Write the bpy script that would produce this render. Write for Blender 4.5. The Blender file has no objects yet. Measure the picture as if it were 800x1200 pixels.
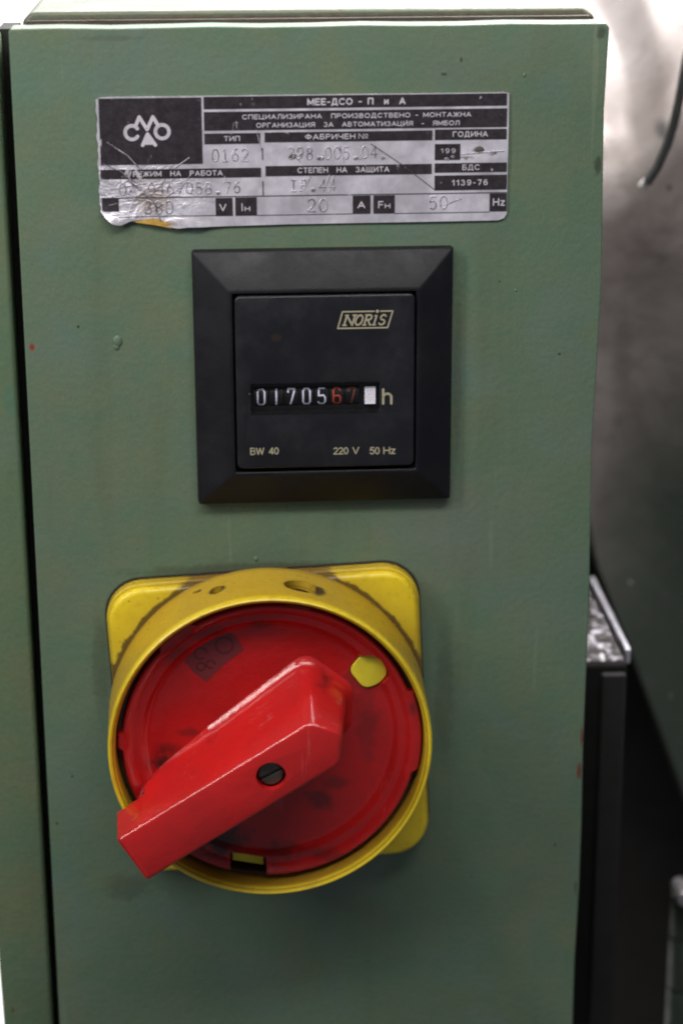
import bpy, bmesh, math, random
from mathutils import Vector, Matrix, noise
random.seed(7)
S = 1e-3
sc = bpy.context.scene
COL = sc.collection

# ------------------------------------------------------------------ camera
AX = Vector((0.99802701, -0.02330951, 0.0582989))      # panel right, in camera terms
DN = Vector((0.00388389, 0.94967367, 0.31321691))      # panel down
IN = Vector((-0.06266586, -0.31237251, 0.9478905))     # into the panel
cd = bpy.data.cameras.new('camera'); cam = bpy.data.objects.new('camera', cd); COL.objects.link(cam)
cx = Vector((AX[0], IN[0], -DN[0])); cy = -Vector((AX[1], IN[1], -DN[1])); cz = -Vector((AX[2], IN[2], -DN[2]))
CL = Vector((-0.030547, -0.575383, 0.149477))
cam.matrix_world = Matrix(((cx[0], cy[0], cz[0], CL[0]), (cx[1], cy[1], cz[1], CL[1]), (cx[2], cy[2], cz[2], CL[2]), (0, 0, 0, 1)))
cd.sensor_fit = 'VERTICAL'; cd.sensor_height = 22.3; cd.lens = 22.3*2500/1200
cd.clip_start = 0.01; cd.clip_end = 50
cd.dof.use_dof = True; cd.dof.focus_distance = 0.585; cd.dof.aperture_fstop = 5.2
sc.camera = cam
sc.cycles.filter_width = 2.1

# ------------------------------------------------------------------ world, lamps, exposure
w = bpy.data.worlds.new('World'); sc.world = w; w.use_nodes = True
bg = w.node_tree.nodes['Background']; bg.inputs[0].default_value = (0.80, 0.86, 1.0, 1); bg.inputs[1].default_value = 0.15
def lamp(name, loc, target, power, size, size_y, col):
    l = bpy.data.lights.new(name, 'AREA'); l.shape = 'RECTANGLE'; l.size = size; l.size_y = size_y
    l.energy = power; l.color = col
    o = bpy.data.objects.new(name, l); COL.objects.link(o); o.location = loc
    d = Vector(target)-Vector(loc); o.rotation_euler = d.to_track_quat('-Z', 'Y').to_euler()
    return o
lamp('ceiling_lamp', (0.02, -0.52, 0.78), (-0.02, 0, 0.05), 7.6, 0.9, 0.16, (1.0, 0.96, 0.91))
lamp('left_ceiling_lamp', (-0.68, -0.42, 0.56), (-0.02, 0, 0.03), 6.0, 0.10, 0.6, (1.0, 0.97, 0.93))
lamp('window_light', (0.0, 0.75, 0.75), (0.0, 0.10, 0.05), 14, 0.7, 0.5, (1.0, 0.99, 0.99))
lamp('casing_fill_light', (0.16, 0.10, 0.34), (0.11, 0.19, 0.06), 4.2, 0.16, 0.06, (1.0, 0.97, 0.97))  # unseen lamp added to whiten the upper casing
sc.view_settings.view_transform = 'Standard'; sc.view_settings.look = 'None'
sc.view_settings.exposure = 0; sc.view_settings.gamma = 1
sc.view_settings.use_curve_mapping = False

# ------------------------------------------------------------------ helpers
def V(x, z, h=0.0): return (x*S, -h*S, z*S)                     # mm on the cabinet front: right, up, towards the viewer
def at(u, v, h=0.0):                                           # point of the plane h mm in front of the cabinet
    d = (cx*(u-400)/2500 + cy*(600-v)/2500 - cz)
    t = (-h*S - CL.y)/d.y; p = CL + d*t
    return (p.x/S, p.z/S)
def link(name, me, mat=None, parent=None, org=(0, 0, 0)):
    o = bpy.data.objects.new(name, me); COL.objects.link(o)
    if mat: me.materials.append(mat)
    if parent: o.parent = parent
    return o
def tag(o, label=None, cat=None, group=None, kind=None):
    if label: o['label'] = label
    if cat: o['category'] = cat
    if group: o['group'] = group
    if kind: o['kind'] = kind
    return o
def thing(name, x, z, h, label, cat):
    o = bpy.data.objects.new(name, None); COL.objects.link(o); o.location = V(x, z, h); o.empty_display_size = 0.01
    return tag(o, label, cat)
def bake(o, ang=35):
    dg = bpy.context.evaluated_depsgraph_get(); dg.update()
    me = bpy.data.meshes.new_from_object(o.evaluated_get(dg)); o.modifiers.clear(); o.data = me
    for p in me.polygons: p.use_smooth = True
    me.set_sharp_from_angle(angle=math.radians(ang))
    return o
def smooth(o, ang=35):
    for p in o.data.polygons: p.use_smooth = True
    o.data.set_sharp_from_angle(angle=math.radians(ang)); return o
def mesh(name, vs, fs, mat, parent, bevel=0, seg=3, cuts=(), smooth_ang=35, bang=30):
    if parent: 
        L = parent.location; vs = [(v[0]-L[0], v[1]-L[1], v[2]-L[2]) for v in vs]
    me = bpy.data.meshes.new(name); me.from_pydata(vs, [], fs)
    bm = bmesh.new(); bm.from_mesh(me); bmesh.ops.recalc_face_normals(bm, faces=bm.faces); bm.to_mesh(me); bm.free()
    o = link(name, me, mat, parent)
    bpy.context.view_layer.update()
    tmp = []
    for c in cuts:
        cv, cf = c
        if parent: cv = [(v[0]-L[0], v[1]-L[1], v[2]-L[2]) for v in cv]
        cm = bpy.data.meshes.new('cut'); cm.from_pydata(cv, [], cf)
        bm = bmesh.new(); bm.from_mesh(cm); bmesh.ops.recalc_face_normals(bm, faces=bm.faces); bm.to_mesh(cm); bm.free()
        co = link('cut', cm, None, parent); tmp.append(co)
        b = o.modifiers.new('b', 'BOOLEAN'); b.operation = 'DIFFERENCE'; b.object = co; b.solver = 'EXACT'
    if bevel:
        b = o.modifiers.new('v', 'BEVEL'); b.width = bevel*S; b.segments = seg; b.limit_method = 'ANGLE'; b.angle_limit = math.radians(bang)
        b.use_clamp_overlap = True; b.harden_normals = False
    bake(o, smooth_ang)
    for t in tmp:
        m = t.data; bpy.data.objects.remove(t); bpy.data.meshes.remove(m)
    return o
def prism_data(poly, h0, h1):
    n = len(poly)
    g0 = h0 if callable(h0) else (lambda i: h0)
    vs = [V(x, z, h0) for x, z in poly]+[V(x, z, h1) for x, z in poly]
    fs = [tuple(range(n))[::-1], tuple(range(n, 2*n))]+[(i, (i+1) % n, n+(i+1) % n, n+i) for i in range(n)]
    return vs, fs
def prism(name, poly, h0, h1, mat, parent, **k):
    vs, fs = prism_data(poly, h0, h1); return mesh(name, vs, fs, mat, parent, **k)
def rect(x0, z0, x1, z1): return [(x0, z0), (x1, z0), (x1, z1), (x0, z1)]
def rrect(cxx, czz, hx, hz, r, rot=0, n=7):
    p = []
    for sx, sz, a0 in ((1, 1, 0), (-1, 1, 90), (-1, -1, 180), (1, -1, 270)):
        for i in range(n+1):
            a = math.radians(a0+90*i/n); p.append((sx*(hx-r)+r*math.cos(a), sz*(hz-r)+r*math.sin(a)))
    c, s = math.cos(math.radians(rot)), math.sin(math.radians(rot))
    return [(cxx+x*c-z*s, czz+x*s+z*c) for x, z in p]
def circle(x, z, r, n=32, a0=0): return [(x+r*math.cos(a0+2*math.pi*i/n), z+r*math.sin(a0+2*math.pi*i/n)) for i in range(n)]
def lathe(name, x, z, prof, mat, parent, n=192, rfun=None, cuts=(), ang=30):
    vs = []; fs = []; m = len(prof)
    for i in range(n):
        a = 2*math.pi*i/n
        for j, (r, h) in enumerate(prof):
            rr = rfun(a, r, h) if rfun else r
            vs.append(V(x+rr*math.cos(a), z+rr*math.sin(a), h))
    for i in range(n):
        for j in range(m-1):
            a = i*m+j; b = ((i+1) % n)*m+j; fs.append((a, b, b+1, a+1))
    if prof[0][0] < 1e-6 or prof[0] == prof[-1]: pass
    return mesh(name, vs, fs, mat, parent, cuts=cuts, smooth_ang=ang)
def tube(vs, fs, pts, r, n=6, cap=True):
    base = len(vs); k = len(pts)
    for i, p in enumerate(pts):
        p = Vector(p); a = Vector(pts[max(i-1, 0)]); b = Vector(pts[min(i+1, k-1)])
        d = (b-a).normalized() if (b-a).length > 0 else Vector((1, 0, 0))
        up = Vector((0, 1, 0)) if abs(d.y) < .9 else Vector((1, 0, 0))
        s = d.cross(up).normalized(); t = s.cross(d)
        for j in range(n):
            an = 2*math.pi*j/n; vs.append(tuple(p+(s*math.cos(an)+t*math.sin(an))*r*S))
    for i in range(k-1):
        for j in range(n):
            a = base+i*n+j; b = base+i*n+(j+1) % n; fs.append((a, b, b+n, a+n))
    fs.append(tuple(base+j for j in range(n))[::-1]); fs.append(tuple(base+(k-1)*n+j for j in range(n)))

# ------------------------------------------------------------------ materials
class NT:
    def __init__(s, name):
        s.m = bpy.data.materials.new(name); s.m.use_nodes = True; s.t = s.m.node_tree; s.t.nodes.clear()
        s.out = s.n('ShaderNodeOutputMaterial'); s.b = s.n('ShaderNodeBsdfPrincipled'); s.l(s.b.outputs[0], s.out.inputs[0])
        s.tc = s.n('ShaderNodeTexCoord').outputs['Object']
    def n(s, t): return s.t.nodes.new(t)
    def l(s, a, b): s.t.links.new(a, b)
    def noise(s, scale, detail=4, rough=.55, dist=0, stretch=None, off=(0, 0, 0)):
        v = s.tc
        if stretch or off != (0, 0, 0):
            mp = s.n('ShaderNodeMapping'); s.l(v, mp.inputs[0]); mp.inputs['Location'].default_value = off
            if stretch: mp.inputs['Scale'].default_value = stretch
            v = mp.outputs[0]
        q = s.n('ShaderNodeTexNoise'); s.l(v, q.inputs['Vector']); q.inputs['Scale'].default_value = scale
        q.inputs['Detail'].default_value = detail; q.inputs['Roughness'].default_value = rough; q.inputs['Distortion'].default_value = dist
        return q.outputs['Fac']
    def ramp(s, v, lo, hi, a=0., b=1.):
        q = s.n('ShaderNodeMapRange'); q.interpolation_type = 'SMOOTHSTEP'; s.l(v, q.inputs[0])
        for i, x in enumerate((lo, hi, a, b)): q.inputs[i+1].default_value = x
        return q.outputs[0]
    def math(s, op, a, b=None):
        q = s.n('ShaderNodeMath'); q.operation = op
        for i, x in enumerate((a, b)):
            if x is None: continue
            if isinstance(x, (int, float)): q.inputs[i].default_value = x
            else: s.l(x, q.inputs[i])
        return q.outputs[0]
    def mix(s, f, a, b):
        q = s.n('ShaderNodeMix'); q.data_type = 'RGBA'
        if isinstance(f, (int, float)): q.inputs[0].default_value = f
        else: s.l(f, q.inputs[0])
        for i, x in ((6, a), (7, b)):
            if isinstance(x, tuple): q.inputs[i].default_value = (*x[:3], 1)
            else: s.l(x, q.inputs[i])
        return q.outputs[2]
    def spot(s, p, r, soft=.6, wob=.35, nsc=350):                # irregular blotch round p (m), radii r (mm tuple)
        mp = s.n('ShaderNodeMapping'); s.l(s.tc, mp.inputs[0]); mp.vector_type = 'POINT'
        sc_ = [1/(q*S) for q in r]; mp.inputs['Scale'].default_value = sc_
        mp.inputs['Location'].default_value = [-p[i]*sc_[i] for i in range(3)]
        q = s.n('ShaderNodeVectorMath'); q.operation = 'LENGTH'; s.l(mp.outputs[0], q.inputs[0])
        nz = s.noise(nsc, 4, .65)
        d = s.math('ADD', q.outputs['Value'], s.math('MULTIPLY', s.math('SUBTRACT', nz, .5), wob*3))
        return s.ramp(d, 1-soft, 1.0, 1., 0.)
    def bump(s, h, dist, strength=1.0, prev=None):
        q = s.n('ShaderNodeBump'); s.l(h, q.inputs['Height']); q.inputs['Distance'].default_value = dist; q.inputs['Strength'].default_value = strength
        if prev: s.l(prev, q.inputs['Normal'])
        return q.outputs[0]
    def done(s, col, rough=.5, metal=0., normal=None, spec=.5, coat=0):
        for nm, x in (('Base Color', col), ('Roughness', rough), ('Metallic', metal), ('Specular IOR Level', spec), ('Coat Weight', coat)):
            i = s.b.inputs[nm]
            if isinstance(x, tuple): i.default_value = (*x[:3], 1)
            elif isinstance(x, (int, float)): i.default_value = x
            else: s.l(x, i)
        s.b.inputs['Coat Roughness'].default_value = .15
        if normal: s.l(normal, s.b.inputs['Normal'])
        return s.m
def simple(name, col, rough=.5, metal=0., var=.15, nsc=300, spec=.5, bump=0.0, bsc=1500):
    k = NT(name); nz = k.noise(nsc, 4)
    dark = tuple(c*(1-var) for c in col); lite = tuple(min(1, c*(1+var)) for c in col)
    c = k.mix(nz, dark, lite)
    nm = k.bump(k.noise(bsc, 3), bump*S) if bump else None
    rg = k.ramp(k.noise(nsc*1.7, 4, off=(3, 1, 2)), .3, .7, max(0, rough-.07), min(1, rough+.1))
    return k.done(c, rg, metal, nm, spec)

def green_paint(name, base, spots=(), seed=0.):
    k = NT(name); o = (seed, seed*.7, 0)
    a = k.noise(14, 5, .6, .3, (1, 1, .45), o); b = k.noise(55, 5, .65, 0, None, o); c_ = k.noise(900, 3, .6, 0, None, o)
    col = k.mix(k.ramp(a, .32, .7), base, (base[0]*1.17, base[1]*.93, base[2]*.93))
    col = k.mix(k.ramp(b, .3, .72), col, (base[0]*.78, base[1]*.92, base[2]*.95))
    st = k.noise(60, 4, .6, .6, (1, 1, .10), (seed+2, 0, 0))
    col = k.mix(k.math('MULTIPLY', k.ramp(st, .52, .75), .28), col, (base[0]*.55, base[1]*.50, base[2]*.42))
    g = k.math('MULTIPLY', k.ramp(c_, .35, .7), .16); col = k.mix(g, col, (base[0]*.6, base[1]*.6, base[2]*.6))
    gg = k.noise(2600, 2, .6); col = k.mix(k.math('MULTIPLY', k.ramp(gg, .45, .65), .10), col, (base[0]*1.5, base[1]*1.4, base[2]*1.4))
    hv = k.noise(30, 2, .5, .8, None, (seed+8, 1, 4)); col = k.mix(k.math('MULTIPLY', k.ramp(hv, .45, .7), .35), col, (base[0]*1.05, base[1]*1.0, base[2]*1.45))
    h2 = k.noise(42, 2, .5, .8, None, (seed+18, 2, 4)); col = k.mix(k.math('MULTIPLY', k.ramp(h2, .5, .7), .30), col, (base[0]*1.3, base[1]*.98, base[2]*.85))
    cl = k.noise(1500, 2, .7, 0, (1, 1, .7), (seed+1, 2, 9)); col = k.mix(k.math('MULTIPLY', k.ramp(cl, .40, .62), .22), col, (base[0]*.62, base[1]*.72, base[2]*.62))
    scn = k.noise(200, 2, .5, .5, (1.0, 1, .05), (seed+11, 0, 0)); col = k.mix(k.math('MULTIPLY', k.ramp(scn, .70, .74), .3), col, (base[0]*1.6, base[1]*1.35, base[2]*1.4))
    fleck = k.noise(420, 1, .4, 0, None, (seed+5, 3, 1)); col = k.mix(k.math('MULTIPLY', k.ramp(fleck, .80, .84), .6), col, (.05, .035, .025))
    for p, r, cc, stg in spots: col = k.mix(k.math('MULTIPLY', k.spot(p, r), stg), col, cc)
    n1 = k.bump(k.noise(520, 3, .5), .00022, .6); n2 = k.bump(k.noise(35, 3), .0006, .5, n1)
    rg = k.ramp(b, .3, .7, .40, .56)
    return k.done(col, rg, 0, n2, .4)

GREEN = (0.118, 0.174, 0.112)
DIRT = (.035, .026, .018)
sp = []
def P3(u, v, h=0): x, z = at(u, v, h); return (x*S, -h*S, z*S)
def rel(p, o): return tuple(p[i]-o[i] for i in range(3))
cab_sp = [(P3(38, 407), (1.0, 6, 1.3), (.22, .035, .02), 1), (P3(681, 862), (.6, 9, 4.5), (.13, .03, .02), .8), (P3(678, 905), (.9, 9, 3.6), (.14, .025, .018), .9),
          (P3(674, 1040), (.6, 9, 3), (.06, .022, .014), .5), (P3(700, 195), (1.3, 6, 3.5), (.04, .04, .03), .7), (P3(704, 38), (1.6, 6, 2.4), (.03, .03, .02), .6),
          (P3(130, 45), (12, 6, 1), (.06, .06, .045), .3), (P3(545, 620), (28, 6, 22), (.16, .15, .13), .25), (P3(300, 668), (46, 6, 3), DIRT, .45), (P3(520, 820), (4, 6, 26), DIRT, .3), (P3(118, 780), (3, 6, 22), DIRT, .25), (P3(380, 594), (34, 6, 1.4), DIRT, .15), (P3(536, 440), (1.5, 6, 34), DIRT, .3),
          (P3(150, 1040), (9, 6, 6), DIRT, .3), (P3(614, 87), (.7, 6, .5), DIRT, 1), (P3(520, 87), (1.2, 6, .6), DIRT, .7), (P3(655, 415), (.5, 6, .5), DIRT, 1),
          (P3(650, 990), (.6, 6, .6), DIRT, .9), (P3(92, 383), (.5, 6, .5), DIRT, 1), (P3(540, 70), (.5, 6, .9), DIRT, .8), (P3(585, 330), (.5, 6, .4), DIRT, .7),
          (P3(85, 910), (.6, 6, .5), DIRT, .8), (P3(67, 965), (.5, 6, .5), DIRT, .8)]
M_green = green_paint('green_paint', GREEN, [((p[0], p[1], p[2]+.235), r, c, q) for p, r, c, q in cab_sp])
M_green2 = green_paint('green_paint_worn', (GREEN[0]*1.0, GREEN[1]*.97, GREEN[2]*.85), [(P3(12, 475), (3, 6, 8), (.07, .16, .11), .6)], 3.)
M_lid = green_paint('green_paint_dirty', (.10, .115, .075), [((0, .014, .235+.0945), (140, 8, 2.6), (.07, .045, .035), .95)], 5.)
M_dirt = simple('brown_grime', (.055, .042, .035), .8, 0, .5, 120, bump=.2)
M_black = simple('black_gap', (.010, .010, .009), .8)
M_alu = None

# ------------------------------------------------------------------ setting: bright window behind, dark workshop floor
def emis(name, col, s):
    m = bpy.data.materials.new(name); m.use_nodes = True; t = m.node_tree; t.nodes.clear()
    o = t.nodes.new('ShaderNodeOutputMaterial'); e = t.nodes.new('ShaderNodeEmission'); e.inputs[0].default_value = (*col, 1); e.inputs[1].default_value = s
    t.links.new(e.outputs[0], o.inputs[0]); return m
def boxm(name, x0, x1, y0, y1, z0, z1, mat, parent=None, bevel=0):   # mm, y away from the viewer
    return mesh(name, *box_data(x0, x1, y0, y1, z0, z1), mat, parent, bevel=bevel)
def box_data(x0, x1, y0, y1, z0, z1):
    vs = [(x*S, y*S, z*S) for x in (x0, x1) for y in (y0, y1) for z in (z0, z1)]
    return vs, [(0, 1, 3, 2), (4, 6, 7, 5), (0, 4, 5, 1), (2, 3, 7, 6), (0, 2, 6, 4), (1, 5, 7, 3)]
win = boxm('window', -1500, 1500, 1300, 1310, -1700, 1200, emis('daylight_pane', (1, .985, .97), 1.7), None)
tag(win, 'bright overexposed daylight window far behind the green cabinet', 'window')
fl = boxm('floor', -1500, 1500, -1500, 1400, -1750, -1710, simple('concrete_floor', (.16, .15, .14), .8), None); tag(fl, kind='structure')

# ------------------------------------------------------------------ the green electrical cabinet
XL, XR, ZT, ZB = -82.1, 76.6, 94.9, -235.
cab = thing('electrical_cabinet', 0, ZB, 0, 'green painted sheet metal cabinet carrying the nameplate, hour meter and red switch', 'cabinet')
nx, nz = 24, 46
vs, fs = [], []
# folded door skin: front sheet with turned edges and slightly wavy outline
front = [(XL, ZB), (XR, ZB)]
for i in range(1, 14):
    z = ZB+(ZT-ZB)*i/14; front.append((XR+.35*math.sin(z*.07)+(.25*math.sin(z*.31)), z))
front += [(XR+.3, ZT-1.2), (XR-.6, ZT)]
for i in range(1, 12):
    x = XR-(XR-XL)*i/12; front.append((x, ZT+.18*math.sin(x*.15)))
front += [(XL+.5, ZT), (XL, ZT-.8)]
prism('door', front, -11, 0, M_green, cab, bevel=1.6, seg=4)
prism('door_seam', rect(XL+4, ZB, XR-3, ZT+.9), -14, -11.2, M_dirt, cab)
lid = [(XL+2.6, -235), (XR-1.2, -235), (XR-1.2, ZT+.6), (XR-4.5, ZT+3.1), (XL+5.2, ZT+3.1), (XL+2.6, ZT+.8)]
prism('cabinet_body', lid, -190, -14.2, M_lid, cab, bevel=1.2)
# paint drips and blisters on the door
for (u, v, r) in ((138, 400, 1.3), (137, 406, .9), (614, 88, .5), (300, 655, .6), (604, 340, .4)):
    x, z = at(u, v)
    vsb, fsb = [], []
    bm = bmesh.new(); bmesh.ops.create_uvsphere(bm, u_segments=12, v_segments=8, radius=r*S)
    me = bpy.data.meshes.new('paint_drip'); 
    for q in bm.verts: q.co.y *= .35; q.co.z *= 1.25
    bm.to_mesh(me); bm.free(); o = link('paint_drip', me, M_green, cab); L = cab.location; o.location = (x*S-L[0], 0-L[1], z*S-L[2]); smooth(o, 80)

# left neighbour door and the dark gap
xe0, ze0 = at(-3, 60, -1.5); xe1, ze1 = at(62, 1198, -1.5); xl0, zl0 = at(-3, 1105, -1.5); xl1, zl1 = at(4.5, 1200, -1.5)
k_ = (xe1-xe0)/(ze1-ze0); kl = (xl1-xl0)/(zl1-zl0)
poly = [(xl1+kl*(-235-zl1), -235), (xe1+k_*(-235-ze1), -235), (xe0+k_*(93-ze0), 93), (xl1+kl*(93-zl1), 93)]
nb = prism('neighbour_cabinet', poly, -30, -1.5, M_green2, None, bevel=1.2)
tag(nb, 'green sheet metal door at the left edge, beside the dark vertical gap', 'cabinet door')
prism('gap_backing', rect(XL-4.2, ZB, XL+.5, ZT-1.5), -34, -16, M_black, cab)  # black strip added behind the gap to stand for its shade

# ------------------------------------------------------------------ nameplate
def lab_alu(name, gold=False):
    k = NT(name)
    a = k.noise(90, 5, .6); b = k.noise(700, 4, .6, 0, (1, 1, .3))
    col = k.mix(k.ramp(a, .35, .65), (.54, .51, .58), (.78, .75, .84))
    col = k.mix(k.math('MULTIPLY', k.ramp(b, .5, .8), .3), col, (.36, .33, .35))
    L = NPL
    for (u, v, r, cc, stg) in ((180, 235, (7, 9, 5), (.30, .22, .12), .55), (175, 210, (9, 9, 2), (.3, .27, .25), .4), (240, 262, (3, 9, 1.5), (.9, .9, .92), .6), (182, 262, (9, 9, 1.1), (.35, .2, .04), .9), (560, 176, (2, 9, 1.2), (.08, .09, .06), .9), (578, 179, (1.2, 9, .6), (.08, .09, .06), .9), (545, 184, (3, 9, .4), (.1, .09, .08), .7)):
        col = k.mix(k.math('MULTIPLY', k.spot(rel(P3(u, v), L), r, .7, .3, 600), stg), col, cc)
    mask = k.spot(rel(P3(165, 225), L), (24, 20, 14), .8, .1)
    cr = k.noise(160, 5, .6, 1.2, (1, 1, 1.8))
    n1 = k.bump(k.noise(500, 3), .00010, .5); n2 = k.bump(k.math('MULTIPLY', cr, mask), .0016, .8, n1)
    n3 = k.bump(k.noise(60, 3), .0018, .6, n2)
    return k.done(col, k.ramp(b, .3, .7, .26, .44), .35, n3, .5)
NPX, NPZ = -59.8, 42.2
NPL = V(NPX, NPZ, 0)
M_alu = lab_alu('stamped_aluminium')
k = NT('black_plate_print'); a = k.noise(600, 4, .7)
col = k.mix(k.ramp(a, .3, .8), (.022, .018, .022), (.04, .033, .038))
col = k.mix(k.math('MULTIPLY', k.ramp(k.noise(500, 2, .5, 0, None, (3, 3, 3)), .74, .78), .8), col, (.35, .33, .36))
wk = k.noise(330, 4, .7, .8, (1, 1, .5), (1, 5, 2)); wm = k.spot(rel(P3(135, 205), NPL), (16, 20, 12), .9, .2)
col = k.mix(k.math('MULTIPLY', k.ramp(k.math('ADD', wk, k.math('MULTIPLY', wm, .12)), .66, .72), .85), col, (.5, .47, .52))
we = k.spot(rel(P3(113, 160), NPL), (1.6, 20, 14), .5, .5, 500); col = k.mix(k.math('MULTIPLY', we, k.ramp(wk, .44, .54)), col, (.62, .58, .62))
M_ink = k.done(col, k.ramp(a, .3, .7, .38, .5), .0, k.bump(k.noise(60, 3), .0009, .5), .4)
M_lett = simple('bare_metal_lettering', (.60, .56, .63), .5, .1, .2, 900)
k = NT('stamped_groove_metal'); a = k.noise(420, 4, .7)
M_stamp = k.done(k.mix(k.ramp(a, .42, .58), (.22, .19, .22), (.62, .58, .65)), .35, .35)
M_scr = simple('deep_scratch', (.10, .085, .08), .6, .2)
npl = thing('nameplate', NPX, NPZ, 0, 'scratched aluminium nameplate with black printed fields and stamped numbers, above the meter', 'nameplate')
def hp(x, z):                                          # lie of the thin plate: ripples and the lifted lower left corner
    h = .55 + .10*math.sin(x*.13+1)*math.cos(z*.2)
    d = math.hypot((x+58)/13, (z-43.5)/6)
    if d < 1: h += 2.6*(1-d)**2
    d = math.hypot((x+52)/14, (z-56)/7)
    if d < 1: h += .25*(1-d)**1.3*(1+.8*math.sin(x*.8+z*1.2))
    d = math.hypot((x+36)/10, (z-42)/4)
    if d < 1: h += 1.1*(1-d)**1.3*(1+.3*math.sin(x*.9))
    return h
def plate_bottom(x):
    pts = [(-59.8, 46.5), (-58.2, 44.6), (-56.5, 43.2), (-54.5, 42.7), (-52, 43.8), (-48, 44.2), (-44.5, 43.3), (-41, 41.9), (-39, 41.6), (-36, 41.9), (-30, 41.9), (-10, 42.2), (20, 42.3), (48, 42.4), (49.6, 43.0), (50.3, 44.2)]
    for (a, b), (c, d) in zip(pts, pts[1:]):
        if a <= x <= c: return b+(d-b)*(x-a)/(c-a)
    return pts[0][1] if x < pts[0][0] else pts[-1][1]
def lx(z): return -59.95+.25*math.sin(z*1.3)*math.sin(z*.5)
NXg, NZg = 150, 46; vs, fs = [], []
for side in (0, 1):
    for j in range(NZg+1):
        for i in range(NXg+1):
            t = i/NXg; x = -59.9+110.2*t; zb = plate_bottom(x); zt = 77.0
            if x > 49.5: zt -= .5*(x-49.5)
            if x < -58.6: zt -= .6*(-58.6-x)
            z = zb+(zt-zb)*j/NZg
            xx = x+(lx(z)+59.9)*(1-t)**8
            vs.append(V(xx, z, hp(xx, z)-side*.35))
n1_ = (NXg+1)*(NZg+1)
for j in range(NZg):
    for i in range(NXg):
        a = j*(NXg+1)+i; fs.append((a, a+1, a+NXg+2, a+NXg+1)); fs.append((n1_+a, n1_+a+NXg+1, n1_+a+NXg+2, n1_+a+1))
edge = [i for i in range(NXg+1)]+[j*(NXg+1)+NXg for j in range(1, NZg+1)]+[NZg*(NXg+1)+i for i in range(NXg-1, -1, -1)]+[j*(NXg+1) for j in range(NZg-1, 0, -1)]
for a, b in zip(edge, edge[1:]+edge[:1]): fs.append((a, n1_+a, n1_+b, b))
mesh('plate_sheet', vs, fs, M_alu, npl, smooth_ang=50)
def field(x0, z0, x1, z1, mat=M_ink, dh=.11, name='printed_field', jag=.0):
    nx_ = max(1, int((x1-x0)/1.2)); nz_ = max(1, int((z1-z0)/1.2)); vs, fs = [], []
    for j in range(nz_+1):
        for i in range(nx_+1):
            x = x0+(x1-x0)*i/nx_; z = z0+(z1-z0)*j/nz_
            vs.append(V(x, z, hp(x, z)+dh))
    for j in range(nz_):
        for i in range(nx_):
            a = j*(nx_+1)+i; fs.append((a, a+1, a+nx_+2, a+nx_+1))
    return mesh(name, vs, fs, mat, npl, smooth_ang=50)
for r in ((-59.3, 59.0, -32.1, 76.6), (-31.5, 73.5, 49.7, 76.75), (-31.5, 67.8, 49.8, 72.75), (-31.5, 64.2, -16.6, 67.0), (-15.4, 64.5, 29.7, 67.1), (30.4, 64.5, 49.8, 67.3),
          (30.4, 59.1, 37.3, 63.4), (-59.5, 55.2, -16.5, 57.7), (-15.3, 55.4, 29.6, 58.1), (30.4, 55.7, 50.0, 58.2), (30.4, 50.9, 50.1, 54.9),
          (-59.4, 46.5, -54.9, 49.9), (-28.9, 44.8, -24.3, 49.7), (-23.6, 44.8, -17.8, 49.75), (8.2, 44.8, 13.0, 49.75), (13.8, 44.8, 19.6, 49.75), (45.5, 44.9, 50.2, 49.8)):
    field(*r)
for r in ((-59.5, 49.95, 50.2, 50.15), (-54.9, 44.9, -28.9, 45.05), (-17.8, 44.75, 8.2, 44.9), (19.6, 44.7, 45.5, 44.85), (-16.15, 59.8, -15.9, 63.0), (-16.15, 50.2, -15.9, 54.1)):
    field(*r, name='printed_line')
def text_obj(s, x0, z0, x1, z1, mat, parent, hfun, bold=.0, sp=1.0, name='lettering', shear=0, wsp=1.0):
    c = bpy.data.curves.new('t', 'FONT'); c.body = s; c.size = 1; c.space_character = sp; c.space_word = wsp; c.offset = bold; c.shear = shear; c.resolution_u = 3
    o = bpy.data.objects.new('t', c); COL.objects.link(o); bpy.context.view_layer.update()
    dg = bpy.context.evaluated_depsgraph_get(); me = bpy.data.meshes.new_from_object(o.evaluated_get(dg))
    bpy.data.objects.remove(o); bpy.data.curves.remove(c)
    xs = [v.co.x for v in me.vertices]; ys = [v.co.y for v in me.vertices]
    ax, bx, ay, by = min(xs), max(xs), min(ys), max(ys)
    L = parent.location
    for v in me.vertices:
        x = x0+(v.co.x-ax)/(bx-ax)*(x1-x0); z = z0+(v.co.y-ay)/(by-ay)*(z1-z0)
        p = V(x, z, hfun(x, z)); v.co = (p[0]-L[0], p[1]-L[1], p[2]-L[2])
    me.materials.clear(); return link(name, me, mat, parent)
def ribbon(pts, wd, closed=False):
    """flat rounded stroke polygons -> (verts2d, faces)"""
    vs, fs = [], []
    n = len(pts); rng = range(n if closed else n-1)
    for i in rng:
        a = Vector(pts[i]); b = Vector(pts[(i+1) % n]); d = (b-a)
        if d.length < 1e-9: continue
        d.normalize(); s = Vector((-d.y, d.x))*wd/2; k0 = len(vs)
        vs += [tuple(a-s), tuple(b-s), tuple(b+s), tuple(a+s)]; fs.append((k0, k0+1, k0+2, k0+3))
    for i, p in enumerate(pts):
        k0 = len(vs); vs += circle(p[0], p[1], wd/2, 10); fs.append(tuple(range(k0, k0+10)))
    return vs, fs
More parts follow.
